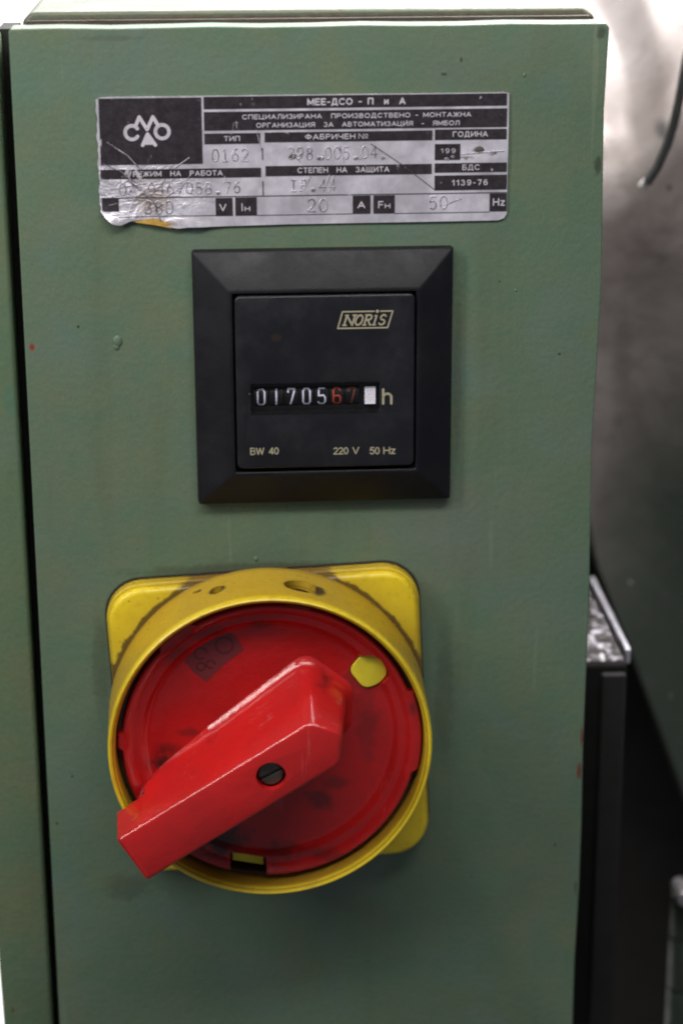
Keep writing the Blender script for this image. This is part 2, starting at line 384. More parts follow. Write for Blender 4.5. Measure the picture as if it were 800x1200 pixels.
def strokes(name, lines, wd, mat, parent, hfun, layered=.002):
    V_, F_ = [], []; L = parent.location; q = 0
    for pts in lines:
        v2, f2 = ribbon(pts, wd); k0 = len(V_)
        used = {}
        for fi, f in enumerate(f2):
            q += 1
            for i in f: used[i] = q
        V_ += [V(x, z, hfun(x, z)+used[i]*layered/50) for i, (x, z) in enumerate(v2)]; F_ += [tuple(k0+i for i in f) for f in f2]
    return mesh(name, V_, F_, mat, parent)
ht = lambda x, z: hp(x, z)+.17
def ar(cx_, cz_, rx, rz, a0, a1, n=10): return [(cx_+rx*math.cos(math.radians(a0+(a1-a0)*i/n)), cz_+rz*math.sin(math.radians(a0+(a1-a0)*i/n))) for i in range(n+1)]
LET = {'А': (.78, [[(0, 0), (.39, 1), (.78, 0)], [(.14, .3), (.64, .3)]]), 'Б': (.62, [[(.58, 1), (0, 1), (0, 0), (.38, 0)]+ar(.38, .28, .24, .28, -90, 90)+[(0, .56)]]),
 'В': (.64, [[(0, 0), (0, 1), (.36, 1)]+ar(.36, .77, .22, .23, 90, -90)+[(0, .54)], [(.36, .54)]+ar(.38, .27, .26, .27, 90, -90)+[(0, 0)]]), 'Г': (.56, [[(0, 0), (0, 1), (.56, 1)]]),
 'Д': (.84, [[(.14, 0), (.26, 1), (.68, 1), (.68, 0)], [(0, -.18), (0, 0), (.84, 0), (.84, -.18)]]), 'Е': (.58, [[(.58, 1), (0, 1), (0, 0), (.58, 0)], [(0, .52), (.52, .52)]]),
 'Ж': (1.0, [[(.5, 0), (.5, 1)], [(0, 1), (.4, .5), (0, 0)], [(1, 1), (.6, .5), (1, 0)], [(.3, .5), (.7, .5)]]), 'З': (.6, [ar(.28, .76, .26, .24, 150, -80, 9)+ar(.28, .27, .32, .27, 80, -150, 10)]),
 'И': (.72, [[(0, 1), (0, 0), (.72, 1), (.72, 0)]]), 'Л': (.72, [[(0, 0), (.12, .1), (.2, 1), (.72, 1), (.72, 0)]]), 'М': (.86, [[(0, 0), (0, 1), (.43, .15), (.86, 1), (.86, 0)]]),
 'Н': (.7, [[(0, 0), (0, 1)], [(.7, 0), (.7, 1)], [(0, .52), (.7, .52)]]), 'О': (.84, [ar(.42, .5, .42, .5, 0, 360, 20)]), 'П': (.7, [[(0, 0), (0, 1), (.7, 1), (.7, 0)]]),
 'Р': (.62, [[(0, 0), (0, 1), (.36, 1)]+ar(.36, .74, .26, .26, 90, -90)+[(0, .48)]]), 'С': (.78, [ar(.42, .5, .42, .5, 45, 315, 16)]), 'Т': (.66, [[(0, 1), (.66, 1)], [(.33, 1), (.33, 0)]]),
 'Ф': (.94, [ar(.47, .52, .47, .3, 0, 360, 16), [(.47, 0), (.47, 1.04)]]), 'Ц': (.8, [[(0, 1), (0, 0), (.8, 0), (.8, -.18)], [(.66, 0), (.66, 1)]]), 'Ч': (.64, [[(0, 1), (0, .6)]+ar(.2, .6, .2, .18, 180, 270, 5)+[(.64, .42)], [(.64, 1), (.64, 0)]]),
 'Щ': (1.06, [[(0, 1), (0, 0), (1.06, 0), (1.06, -.18)], [(.46, 0), (.46, 1)], [(.92, 0), (.92, 1)]]), 'Я': (.66, [[(.66, 0), (.66, 1), (.3, 1)]+ar(.28, .74, .26, .26, 90, 270)+[(.66, .48)], [(.3, .48), (0, 0)]]),
 '№': (1.2, [[(0, 0), (0, 1), (.6, 0), (.6, 1)], ar(.98, .6, .2, .26, 0, 360, 12), [(.8, .12), (1.16, .12)]]), 'и': (.5, [[(0, .72), (0, 0), (.5, .72), (.5, 0)]]), 'н': (.46, [[(0, .62), (0, 0)], [(.46, .62), (.46, 0)], [(0, .32), (.46, .32)]]),
 '-': (.34, [[(0, .42), (.34, .42)]]), ' ': (.42, []), '1': (.34, [[(0, .76), (.3, 1), (.3, 0)]]), '2': (.62, [ar(.3, .7, .29, .3, 160, -35, 9)+[(0, 0), (.62, 0)]]), '3': (.6, [ar(.28, .76, .26, .24, 150, -80, 9)+ar(.28, .27, .32, .27, 80, -150, 10)]),
 '4': (.66, [[(.5, 0), (.5, 1), (0, .26), (.66, .26)]]), '5': (.6, [[(.56, 1), (.1, 1), (.04, .54)]+ar(.28, .33, .31, .33, 115, -150, 11)]), '6': (.62, [[(.54, .92)]+ar(.32, .6, .3, .4, 65, 180, 8)+ar(.31, .31, .3, .31, 180, -180, 16)]),
 '7': (.6, [[(0, 1), (.6, 1), (.22, 0)]]), '9': (.62, [[(.08, .08)]+ar(.3, .4, .3, .4, -115, 0, 8)+ar(.31, .69, .3, .31, 0, 360, 16)]), '0': (.6, [ar(.3, .5, .3, .5, 0, 360, 18)]), '·': (.1, [[(0, .4), (.02, .4)]]),
 'V': (.74, [[(0, 1), (.37, 0), (.74, 1)]]), 'I': (.02, [[(0, 0), (0, 1)]]), 'F': (.54, [[(0, 0), (0, 1), (.54, 1)], [(0, .52), (.48, .52)]]), 'H': (.7, [[(0, 0), (0, 1)], [(.7, 0), (.7, 1)], [(0, .52), (.7, .52)]]),
 'z': (.46, [[(0, .68), (.46, .68), (0, 0), (.46, 0)]]), 'B': None, 'W': (1.1, [[(0, 1), (.27, 0), (.55, .95), (.83, 0), (1.1, 1)]]), 'h': (.5, [[(0, 0), (0, 1)], [(0, .42)]+ar(.25, .44, .25, .26, 160, 0, 8)+[(.5, 0)]])}
LET['B'] = LET['В']; LET['A'] = LET['А']
def lettering(s, x0, z0, x1, z1, mat, parent, hfun, wt=.17, gap=.22, name='lettering'):
    """grotesque capitals drawn as flat strokes, fitted to the given box (mm)"""
    H_ = z1-z0; w_ = wt*H_; tot = 0; pos = []
    for ch in s: pos.append(tot); tot += LET[ch][0]+gap+wt*.6
    tot -= gap+wt*.6; kx = (x1-x0-w_)/max(tot, .01) if tot > .05 else 1
    lines = []
    for ch, p in zip(s, pos):
        for ln in LET[ch][1]: lines.append([(x0+w_/2+(p+a)*kx, z0+w_/2+b*(H_-w_)) for a, b in ln])
    return strokes(name, lines, w_, mat, parent, hfun)
for s, a, b, c, d, kw in (
    ('МЕЕ-ДСО - П  и  А', -3.9, 74.15, 22.4, 76.0, dict(wt=.2)),
    ('СПЕЦИАЛИЗИРАНА  ПРОИЗВОДСТВЕНО - МОНТАЖНА', -21.3, 70.65, 40.1, 71.95, {}),
    ('ОРГАНИЗАЦИЯ  ЗА  АВТОМАТИЗАЦИЯ  -  ЯМБОЛ', -17.6, 68.4, 37.0, 69.7, {}),
    ('ТИП', -26.3, 64.9, -22.0, 66.3, {}),
    ('ФАБРИЧЕН', -4.6, 65.1, 8.9, 66.55, {}), ('№', 9.8, 65.1, 12.4, 66.6, dict(wt=.1)),
    ('ГОДИНА', 35.2, 65.25, 44.7, 66.75, {}),
    ('РЕЖИМ  НА  РАБОТА', -50.8, 55.75, -26.8, 57.2, {}),
    ('СТЕПЕН  НА  ЗАЩИТА', -6.7, 56.1, 18.1, 57.6, {}),
    ('БДС', 37.9, 56.3, 42.7, 57.8, dict(wt=.15)),
    ('1139-76', 35.1, 52.1, 44.9, 53.7, dict(gap=.4)),
    ('199', 32.0, 60.9, 36.0, 62.2, dict(wt=.13, gap=.4)),
    ('V', -27.9, 46.1, -26.0, 48.1, dict(wt=.15)), ('I', -21.9, 46.0, -21.5, 48.2, dict(wt=.13)), ('н', -21.1, 46.0, -19.6, 48.0, dict(wt=.12)),
    ('A', 9.5, 46.3, 11.6, 48.2, dict(wt=.18)), ('F', 15.1, 46.2, 16.5, 48.2, dict(wt=.16)), ('н', 16.9, 46.2, 18.4, 48.2, dict(wt=.12)),
    ('Hz', 46.4, 46.4, 49.7, 48.5, dict(wt=.16))):
    lettering(s, a, b, c, d, M_lett, npl, ht, **kw)
# emblem: C, M and O over a small A, rounded strokes
def arc(x, z, r, a0, a1, n=18): return [(x+r*math.cos(math.radians(a0+(a1-a0)*i/n)), z+r*math.sin(math.radians(a0+(a1-a0)*i/n))) for i in range(n+1)]
ex = lambda u: at(105+u/6.154, 150)[0]; ez = lambda v: at(170, 105+v/6.154)[1]
E = lambda *p: [(ex(a), ez(b)) for a, b in p]
rC = (ex(355)-ex(255))/2*.98
strokes('emblem', [arc(ex(306), ez(306), rC, 35, 325, 22), arc(ex(524), ez(302), rC, 0, 360, 26), E((335, 255), (362, 195), (416, 285), (460, 195), (492, 250)),
                   E((380, 398), (418, 318), (472, 398)), E((400, 370), (438, 370)), E((404, 352), (432, 352)), E((392, 382), (448, 382))], .95, M_lett, npl, ht)
# stamped typewriter figures: sunken outline strokes
G = {'0': [arc(.5, .5, 1, 0, 360, 20)], '1': [[(.2, .8), (.5, 1), (.5, 0)], [(.15, 0), (.85, 0)]], '2': [arc(.5, .72, 1, 165, -35, 10)+[(.05, .0), (.95, 0)]],
     '3': [[(.1, 1), (.85, 1), (.42, .6)]+arc(.47, .3, .9, 75, -150, 9)], '4': [[(.7, 0), (.7, 1), (.05, .3), (.95, .3)]],
     '5': [[(.9, 1), (.2, 1), (.15, .55)]+arc(.47, .32, .9, 115, -150, 10)], '6': [[(.8, .98), (.35, .8), (.12, .4)]+arc(.5, .3, .9, 180, -180, 14)],
     '7': [[(.08, 1), (.92, 1), (.4, 0)]], '8': [arc(.5, .75, .72, 0, 360, 14), arc(.5, .26, .85, 0, 360, 14)], '9': [[(.2, .02), (.65, .2), (.88, .6)]+arc(.5, .7, .9, 0, -360, 14)],
     'A': [[(.0, 0), (.5, 1), (1., 0)], [(.22, .35), (.78, .35)]], 'I': [[(.5, 0), (.5, 1)], [(.2, 0), (.8, 0)], [(.2, 1), (.8, 1)]], 'P': [[(.2, 0), (.2, 1), (.7, 1), (.9, .78), (.7, .5), (.2, .5)], [(.0, 0), (.42, 0)]],
     '.': [[(.35, .08), (.5, .16), (.65, .08), (.5, .0), (.35, .08)]]}
def sx(poly_fn): return poly_fn
def glyph(ch, x, z, w_, h_, slant=0, wob=0):
    out = []
    for ln in G[ch]:
        pts = []
        for (a, b) in ln:
            if ch in '0' or len(ln) > 8: pass
            pts.append((a, b))
        out.append(pts)
    res = []
    for pts in out:
        res.append([(x+a*w_+slant*b*h_, z+b*h_) for a, b in pts])
    return res
# arcs above were drawn with unit radii: squeeze them to the glyph box
def fixed(ch):
    def ar(cx_, cz_, rx, rz, a0, a1, n): return [(cx_+rx*math.cos(math.radians(a0+(a1-a0)*i/n)), cz_+rz*math.sin(math.radians(a0+(a1-a0)*i/n))) for i in range(n+1)]
    return {'0': [ar(.5, .5, .42, .5, 0, 360, 20)], '2': [ar(.5, .72, .38, .28, 165, -30, 10)+[(.08, .0), (.92, 0)]],
            '3': [ar(.48, .76, .33, .24, 150, -70, 9)+ar(.48, .27, .38, .27, 80, -150, 10)],
            '5': [[(.88, 1), (.2, 1), (.16, .56)]+ar(.47, .32, .38, .32, 125, -150, 12)], '6': [[(.8, .98), (.4, .85), (.13, .45)]+ar(.5, .3, .37, .3, 180, -180, 16)],
            '8': [ar(.5, .76, .31, .24, 0, 360, 14), ar(.5, .26, .38, .26, 0, 360, 14)], '9': [[(.2, .02), (.6, .15), (.87, .55)]+ar(.5, .7, .37, .3, 0, -360, 16)]}.get(ch)
for ch in list(G):
    f_ = fixed(ch)
    if f_: G[ch] = f_
def stamp(s, x0, x1, z0, z1, r=.16, slant=0):
    n = len(s); pitch = (x1-x0)/n; V_, F_ = [], []
    for i, ch in enumerate(s):
        if ch == ' ': continue
        dz = random.uniform(-.12, .12)
        for ln in glyph(ch, x0+pitch*i+pitch*.1, z0+dz, pitch*.78, z1-z0, slant):
            tube(V_, F_, [V(x, z, hp(x, z)+.02) for x, z in ln], r if ch != '.' else r*2.2, 6)
    return mesh('stamped_number', V_, F_, M_stamp, npl, smooth_ang=70)
stamp('0162', -30.0, -19.4, 59.6, 62.9); stamp('398.005.04.', -9.6, 17.6, 59.9, 63.1); stamp('0A.0467058.76', -55.0, -21.8, 51.0, 54.0)
stamp('IP.44', -9.1, 4.0, 51.3, 54.3, .17); stamp('380', -48.6, -40.0, 45.8, 49.2, .2); stamp('20', -4.6, 1.8, 45.6, 49.0, .19); stamp('50', 28.6, 34.4, 45.9, 49.3, .17)
# gouges and scratches
def scratch(pts, r, mat, name='scratch'):
    V_, F_ = [], []; P = [at(*p) for p in pts]; Q = []
    for a, b in zip(P, P[1:]):
        for i in range(6): Q.append((a[0]+(b[0]-a[0])*i/6, a[1]+(b[1]-a[1])*i/6))
    Q.append(P[-1]); tube(V_, F_, [V(x, z, hp(x, z)+.08) for x, z in Q], r, 5); return mesh(name, V_, F_, mat, npl, smooth_ang=70)
scratch([(434, 168), (470, 192), (509, 222)], .10, M_scr); scratch([(125, 166), (150, 182), (163, 196)], .16, M_stamp); scratch([(205, 196), (222, 184)], .13, M_lett)
scratch([(403, 190), (398, 170)], .1, M_stamp); scratch([(385, 225), (391, 205)], .12, M_lett); scratch([(379, 222), (386, 204)], .12, M_lett); scratch([(267, 220), (263, 206)], .12, M_lett)
scratch([(540, 180), (590, 176)], .12, M_lett)
for q_ in ([(118, 190), (140, 199), (160, 214)], [(128, 240), (160, 232), (196, 240)], [(150, 200), (158, 232), (150, 252)], [(196, 230), (214, 218), (226, 200)], [(340, 176), (352, 190)], [(300, 150), (306, 176)], [(420, 172), (428, 194)], [(356, 222), (364, 206)], [(520, 240), (540, 232)], [(130, 222), (172, 214)]): scratch(q_, random.uniform(.07, .13), random.choice([M_lett, M_stamp])); scratch([(150, 210), (180, 235), (190, 262)], .14, M_stamp)
for (u, v, r) in ((561, 175, .9), (575, 179, .55), (523, 186, .5), (530, 183, .4), (545, 185, .35), (552, 184, .35), (343, 183, .7), (350, 181, .35), (376, 185, .5), (421, 184, .5)):
    x, z = at(u, v); V_, F_ = [], []
    pts = [(x+r*math.cos(a)*(1+.3*random.random()), z+r*.7*math.sin(a)*(1+.3*random.random())) for a in [i*math.pi/4 for i in range(8)]]
    k0 = [V(a, b, hp(a, b)+.18) for a, b in pts]+[V(x, z, hp(x, z)+.02+.0)]+[V(x+(a-x)*1.35, z+(b-z)*1.35, hp(a, b)+.03) for a, b in pts]
    F_ = [(i, (i+1) % 8, 8) for i in range(8)]+[(i, (i+1) % 8, 9+(i+1) % 8, 9+i) for i in range(8)]
    mesh('gouge', k0, F_, M_scr if r > .6 else M_stamp, npl, smooth_ang=60)
# the torn yellowed backing under the lifted lower edge
M_back = simple('yellowed_adhesive', (.42, .25, .05), .35, .5, .5, 700)
vs = [V(-53.5, 44.2, .5), V(-50, 43.3, .9), V(-44.5, 42.5, 1.2), V(-41, 41.6, .9), V(-42, 43.6, .5), V(-46, 44.6, .4), V(-50, 44.9, .3)]
mesh('torn_backing', vs, [(0, 1, 6), (1, 2, 5, 6), (2, 3, 4, 5)], M_back, npl)

# ------------------------------------------------------------------ hour meter
def plastic(name, base, spots, org, rough=.34, bumpd=.00004, dusty=.12, dust=(.20, .18, .17), nsc=80, spec=.5):
    k = NT(name); a = k.noise(nsc, 6, .65); b = k.noise(1400, 3, .6)
    col = k.mix(k.ramp(a, .3, .75), tuple(c*.88 for c in base), tuple(c*1.08 for c in base))
    col = k.mix(k.math('MULTIPLY', k.ramp(a, .45, .8), dusty), col, dust)
    col = k.mix(k.math('MULTIPLY', k.ramp(b, .55, .8), dusty*.6), col, dust)
    for (p, r, cc, stg) in spots: col = k.mix(k.math('MULTIPLY', k.spot(rel(p, org), r), stg), col, cc)
    nb_ = k.bump(b, bumpd, .6); nb_ = k.bump(k.noise(70, 2), .0004, .5, nb_)
    return k.done(col, k.ramp(a, .3, .75, rough-.06, rough+.16), 0, nb_, spec)
MX, MZ = 0, -.6
ML = V(MX, MZ, 0)
M_bez = plastic('bezel_black_plastic', (.0055, .0055, .0085), [], ML, .5, .00006, .03, (.07, .06, .06), 60, .34)
M_face = plastic('face_black_plastic', (.009, .0095, .013), [(P3(323, 395, 8), (2, 9, 1.5), (.04, .02, .01), .5)], ML, .42, .00003, .05, (.06, .055, .065), 90)
M_khaki = simple('khaki_print', (.40, .36, .25), .5); M_dial_w = simple('white_figures', (.62, .64, .78), .4); M_red_fig = simple('red_figures', (.40, .05, .025), .5); M_red_dim = simple('dull_red_figures', (.13, .03, .02), .5)
M_cellk = simple('counter_black', (.006, .006, .007), .35); M_white = simple('white_drum', (.74, .72, .80), .4)
met = thing('hour_meter', MX, MZ, 0, 'square black plastic running hour meter with a row of counter digits, above the switch', 'meter')
hx, hz = 35.5, 36.0
prism('grime_edge', rrect(MX, MZ, 35.75, 36.25, 1), -.5, .3, simple('meter_edge_grime', (.02, .018, .014), .8, 0, .5, 400), met)  # thin dark strip added as the grime line round the bezel
def sq(a, b, h): return [V(MX-a, MZ-b, h), V(MX+a, MZ-b, h), V(MX+a, MZ+b, h), V(MX-a, MZ+b, h)]
rings = [sq(hx, hz, 0.0), sq(hx, hz, 2.6), sq(26.0, 26.2, 8.0), sq(24.95, 25.2, 8.0), sq(24.95, 25.2, 3)]
vs = sum(rings, []); fs = []
for r in range(4):
    for i in range(4): a = r*4; fs.append((a+i, a+(i+1) % 4, a+4+(i+1) % 4, a+4+i))
fs += [(0, 3, 2, 1), (16, 17, 18, 19)]
mesh('bezel', vs, fs, M_bez, met, bevel=.7, seg=3, bang=15, smooth_ang=18)
win_cut = prism_data(rect(-20.5, -8.8, 15.0, -.5), 5, 12)
face = prism('face_plate', rrect(.05, -.25, 24.5, 24.4, 1.6), 4, 8.6, M_face, met, bevel=.55, seg=3, cuts=[win_cut])
boxm('counter_window', -20.5, 15.0, -6.2, -4.6, -8.8, -.5, M_cellk, met)
boxm('lit_wall_cover', -20.6, 15.1, -8.64, -5, -9.15, -8.72, M_cellk, met)  # black strip added to hide the lit lower wall of the window
# counter drums
P7 = 4.17; x0 = -17.6; zc = -4.55
N7 = {'0': [[(.0, .15), (.0, .85), (.2, 1), (.8, 1), (1, .85), (1, .15), (.8, 0), (.2, 0), (0, .15)]], '1': [[(.5, 0), (.5, 1)]], '7': [[(0, .82), (.0, 1), (1, 1), (.35, 0)]],
      '5': [[(.9, 1), (.1, 1), (.05, .55), (.75, .58), (1, .42), (1, .15), (.75, 0), (.2, 0), (0, .12)]], '6': [[(.95, .9), (.75, 1), (.2, 1), (0, .85), (0, .15), (.2, 0), (.8, 0), (1, .15), (1, .42), (.8, .55), (0, .52)]]}
ht8 = lambda x, z: 7.25
for i, ch in enumerate('0170567'):
    xc = x0+P7*i
    V_, F_ = [], []                                      # drum: a slice of a cylinder lying across the window
    nseg = 10
    for sx_ in (-1, 1):
        for j in range(nseg+1):
            a = math.radians(-62+124*j/nseg); V_.append(V(xc+sx_*(P7/2-.16), zc+4.4*math.sin(a), 2.72+4.4*math.cos(a)))
    for j in range(nseg): F_.append((j, j+1, nseg+2+j, nseg+1+j))
    d_ = mesh('digit_drum', V_, F_, M_cellk, met, smooth_ang=60)
    fm = M_dial_w if i < 5 else (M_red_fig if i == 5 else M_red_dim)
    hf = lambda x, z: 2.75+math.sqrt(max(.1, 4.42**2-(z-zc)**2))
    ww = 1.9 if ch != '7' else 1.8
    lines = [[(xc-ww/2+a*ww+.12*b*0, zc-2.15+b*4.3) for a, b in ln] for ln in N7[ch]]
    lines = [sum([[(p[0]+(q[0]-p[0])*t/4, p[1]+(q[1]-p[1])*t/4) for t in range(4)] for p, q in zip(ln, ln[1:])], [])+[ln[-1]] for ln in lines]
    lf = strokes('digit', lines, .44, fm, met, hf); 
    if i in (2, 5): strokes('digit', [[(xc-.6, zc-3.2), (xc+.6, zc-3.2)]], .25, fm, met, hf)
    mtx = lf.matrix_world.copy(); lf.parent = d_; d_n = d_
# white indicator drum with fine ribs
V_, F_ = [], []
for r_ in range(9):
    z0_ = zc-2.35+r_*.56; tube(V_, F_, [V(10.95, z0_, 6.7), V(13.95, z0_, 6.7)], .31, 8)
mesh('indicator_drum', V_, F_, M_white, met, smooth_ang=60)
hface = lambda x, z: 8.68
lettering('h', 15.6, -6.9, 18.5, -2.2, M_khaki, met, hface, wt=.14)
for t_, a, b, c, d in (('BW', -20.9, -20.55, -17.0, -18.45), ('40', -15.8, -20.55, -13.0, -18.45), ('220', 2.1, -20.95, 6.3, -18.85), ('V', 7.4, -20.95, 9.3, -18.85), ('50', 12.2, -21.15, 15.0, -19.0), ('Hz', 16.0, -21.15, 19.4, -19.0)):
    lettering(t_, a, b, c, d, M_khaki, met, hface, wt=.15, gap=.12)
lettering('·', -21.0, -3.6, -20.5, -2.4, M_khaki, met, hface, wt=.3)
LG = [(5.2, 7.4, [[(0, 0), (0, 1), (1, 0), (1, 1)], [(-.15, 0), (.25, 0)], [(-.15, 1), (.15, 1)], [(.75, 1), (1.2, 1)]]), (8.0, 9.8, [ar(.5, .5, .5, .5, 0, 360, 16)]),
      (10.5, 12.2, [[(.1, 0), (.1, 1), (.6, 1)]+ar(.6, .76, .35, .24, 90, -90, 6)+[(.1, .5)], [(.5, .5), (1, 0), (1.15, 0)], [(-.1, 0), (.35, 0)], [(-.1, 1), (.2, 1)]]),
      (13.15, 13.5, [[(.5, 0), (.5, .92)], [(-.5, 0), (1.6, 0)], [(-.5, .92), (.5, .92)]]), (14.5, 16.1, [ar(.5, .75, .42, .25, 25, 270, 9)+ar(.5, .25, .45, .25, 90, -155, 9)])]
strokes('logo_letter', [[(x0_+.28*3*(b-.0)+a*(x1_-x0_), 15.75+b*2.75) for a, b in ln] for x0_, x1_, g_ in LG for ln in g_], .46, M_khaki, met, hface)
bm = circle(14.3, 19.5, .45, 10)
mesh('lettering', [V(x, z, 8.69) for x, z in bm], [tuple(range(10))], M_khaki, met)
strokes('logo_frame', [[(3.5, 14.9), (17.1, 14.9), (18.5, 19.5), (15.2, 19.5)], [(13.4, 19.5), (4.8, 19.5), (3.5, 14.9)]], .38, M_khaki, met, lambda x, z: 8.66)

# ------------------------------------------------------------------ rotary main switch
SX, SZ = -17.0, -100.3
SL = V(SX, SZ, 0)
sw = thing('rotary_switch', SX, SZ, 0, 'red rotary main switch handle in a yellow square surround, below the meter', 'switch')
def yellow(name, ring=False):
    k = NT(name); a = k.noise(60, 6, .65); b = k.noise(260, 5, .7)
    col = k.mix(k.ramp(a, .3, .7), (.68, .49, .014), (.78, .60, .022))
    col = k.mix(k.math('MULTIPLY', k.ramp(b, .48, .75), .40), col, (.24, .13, .015))
    fl_ = k.noise(800, 2, .5); col = k.mix(k.math('MULTIPLY', k.ramp(fl_, .70, .76), .7), col, (.10, .05, .02))
    # grime ring where collar and plate meet
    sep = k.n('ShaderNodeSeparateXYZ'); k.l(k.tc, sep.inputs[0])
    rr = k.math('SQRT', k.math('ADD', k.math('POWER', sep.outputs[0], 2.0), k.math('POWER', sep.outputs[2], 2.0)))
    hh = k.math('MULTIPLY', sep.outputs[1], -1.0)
    if ring:
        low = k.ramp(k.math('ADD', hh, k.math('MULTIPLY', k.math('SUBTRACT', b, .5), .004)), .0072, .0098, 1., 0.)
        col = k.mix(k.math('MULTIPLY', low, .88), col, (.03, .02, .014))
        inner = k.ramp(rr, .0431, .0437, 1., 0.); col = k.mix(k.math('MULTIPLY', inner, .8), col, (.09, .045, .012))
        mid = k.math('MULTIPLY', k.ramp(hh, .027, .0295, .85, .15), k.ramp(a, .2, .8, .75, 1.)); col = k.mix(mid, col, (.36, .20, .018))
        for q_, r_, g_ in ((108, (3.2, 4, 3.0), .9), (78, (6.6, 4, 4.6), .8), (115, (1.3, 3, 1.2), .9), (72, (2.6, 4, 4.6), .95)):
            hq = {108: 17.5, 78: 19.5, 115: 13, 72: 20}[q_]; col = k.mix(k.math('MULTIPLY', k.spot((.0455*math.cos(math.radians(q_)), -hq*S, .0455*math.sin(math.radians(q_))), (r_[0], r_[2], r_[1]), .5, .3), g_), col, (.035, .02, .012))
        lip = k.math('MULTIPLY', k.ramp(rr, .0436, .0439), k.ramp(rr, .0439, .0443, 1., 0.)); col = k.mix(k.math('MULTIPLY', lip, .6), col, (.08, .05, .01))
    else:
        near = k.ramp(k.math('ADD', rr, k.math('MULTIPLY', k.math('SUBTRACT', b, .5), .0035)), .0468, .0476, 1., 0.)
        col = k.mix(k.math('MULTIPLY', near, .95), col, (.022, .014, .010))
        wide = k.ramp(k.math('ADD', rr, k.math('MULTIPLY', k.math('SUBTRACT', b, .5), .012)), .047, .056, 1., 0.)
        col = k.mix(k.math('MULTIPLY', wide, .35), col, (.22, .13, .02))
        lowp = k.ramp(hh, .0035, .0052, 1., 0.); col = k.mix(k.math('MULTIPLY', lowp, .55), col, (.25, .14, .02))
    nb_ = k.bump(b, .00008, .5)
    return k.done(col, k.ramp(b, .3, .7, .26, .42), 0, nb_, .5)
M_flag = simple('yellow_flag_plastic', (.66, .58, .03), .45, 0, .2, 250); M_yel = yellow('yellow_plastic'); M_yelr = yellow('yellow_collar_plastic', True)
M_edge_grime = simple('plate_edge_grime', (.022, .018, .013), .8, 0, .5, 400)
prism('grime_edge', rrect(-16.2, -103.0, 45.3, 45.9, 10.9, 2.7, 10), -.5, .35, M_edge_grime, sw)  # dark outline strip added for the contact and grime line round the plate
base = rrect(-16.2, -103.0, 44.7, 45.3, 10.5, 2.7, 10)
prism('base_plate', base, 0, 4.2, M_yel, sw, bevel=.5)
prism('base_plate', rrect(-16.2, -103.0, 44.1, 44.7, 10.2, 2.7, 10), 4.0, 7.2, M_yel, sw, bevel=1.9, seg=5)
def rad_cut(a0, a1, h0, h1, r0=40, r1=50, n=8):
    V_ = []; ang = [math.radians(a0+(a1-a0)*i/n) for i in range(n+1)]
    prof = [(r0, h0), (r1, h0), (r1, h1), (r0, h1)]
    for a in ang:
        for r, h in prof: V_.append(V(SX+r*math.cos(a), SZ+r*math.sin(a), h))
    F_ = [(3, 2, 1, 0), tuple(4*n+i for i in range(4))]
    for i in range(n):
        for j in range(4): F_.append((4*i+j, 4*i+(j+1) % 4, 4*i+4+(j+1) % 4, 4*i+4+j))
    return V_, F_
def hole_cut(adeg, h, ra, rh):
    a = math.radians(adeg); d = Vector((math.cos(a), math.sin(a))); t = Vector((-d.y, d.x)); V_ = []; n = 20
    for r in (41, 50):
        for i in range(n):
            q = 2*math.pi*i/n; p = Vector((SX, SZ))+d*r+t*ra*math.cos(q); V_.append(V(p.x, p.y, h+rh*math.sin(q)))
    return V_, [tuple(range(n))[::-1], tuple(range(n, 2*n))]+[(i, (i+1) % n, n+(i+1) % n, n+i) for i in range(n)]
ringp = [(43.2, 7.0), (43.2, 27.6), (43.5, 28.8), (43.9, 29.3), (44.15, 29.9), (44.7, 30.2), (45.1, 29.9), (45.35, 29.0), (45.5, 26), (45.9, 7.0), (43.2, 7.0)]
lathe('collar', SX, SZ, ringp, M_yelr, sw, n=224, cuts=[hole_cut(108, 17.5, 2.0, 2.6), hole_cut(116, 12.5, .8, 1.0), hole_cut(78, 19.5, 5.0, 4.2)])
# grimy inner sleeve seen through the padlock holes and in the gap
lathe('inner_sleeve', SX, SZ, [(42.9, 7.2), (42.9, 22.5), (41.8, 22.5), (41.8, 7.2)], simple('grimy_brown_plastic', (.05, .025, .012), .6, 0, .5, 200), sw, n=96)
def red(name, spots, base=(.44, .010, .010)):
    k = NT(name); a = k.noise(50, 6, .65, .4); b = k.noise(420, 5, .7)
    col = k.mix(k.ramp(a, .3, .75), base, (base[0]*.80, base[1]*1.1, base[2]*1.15))
    col = k.mix(k.math('MULTIPLY', k.ramp(b, .5, .8), .22), col, (base[0]*.45, base[1]*1.5, base[2]*1.6))
    for (p, r, cc, stg) in spots: col = k.mix(k.math('MULTIPLY', k.spot(rel(p, SL), r, .8, .5, 300), stg), col, cc)
    scn = k.noise(240, 3, .6, .3, (1, 1, .09), (4, 1, 2)); col = k.mix(k.math('MULTIPLY', k.ramp(scn, .64, .70), .25), col, (base[0]*.9, base[1]*9, base[2]*9))
    gr = k.noise(130, 7, .75, 1.0, None, (7, 3, 1)); col = k.mix(k.math('MULTIPLY', k.ramp(gr, .58, .74), .35), col, (.06, .012, .010))
    nb_ = k.bump(k.noise(120, 3), .0006, .6, k.bump(b, .00012, .6))
    return k.done(col, k.ramp(b, .3, .8, .14, .28), 0, nb_, .5)
DK = (.035, .012, .012)
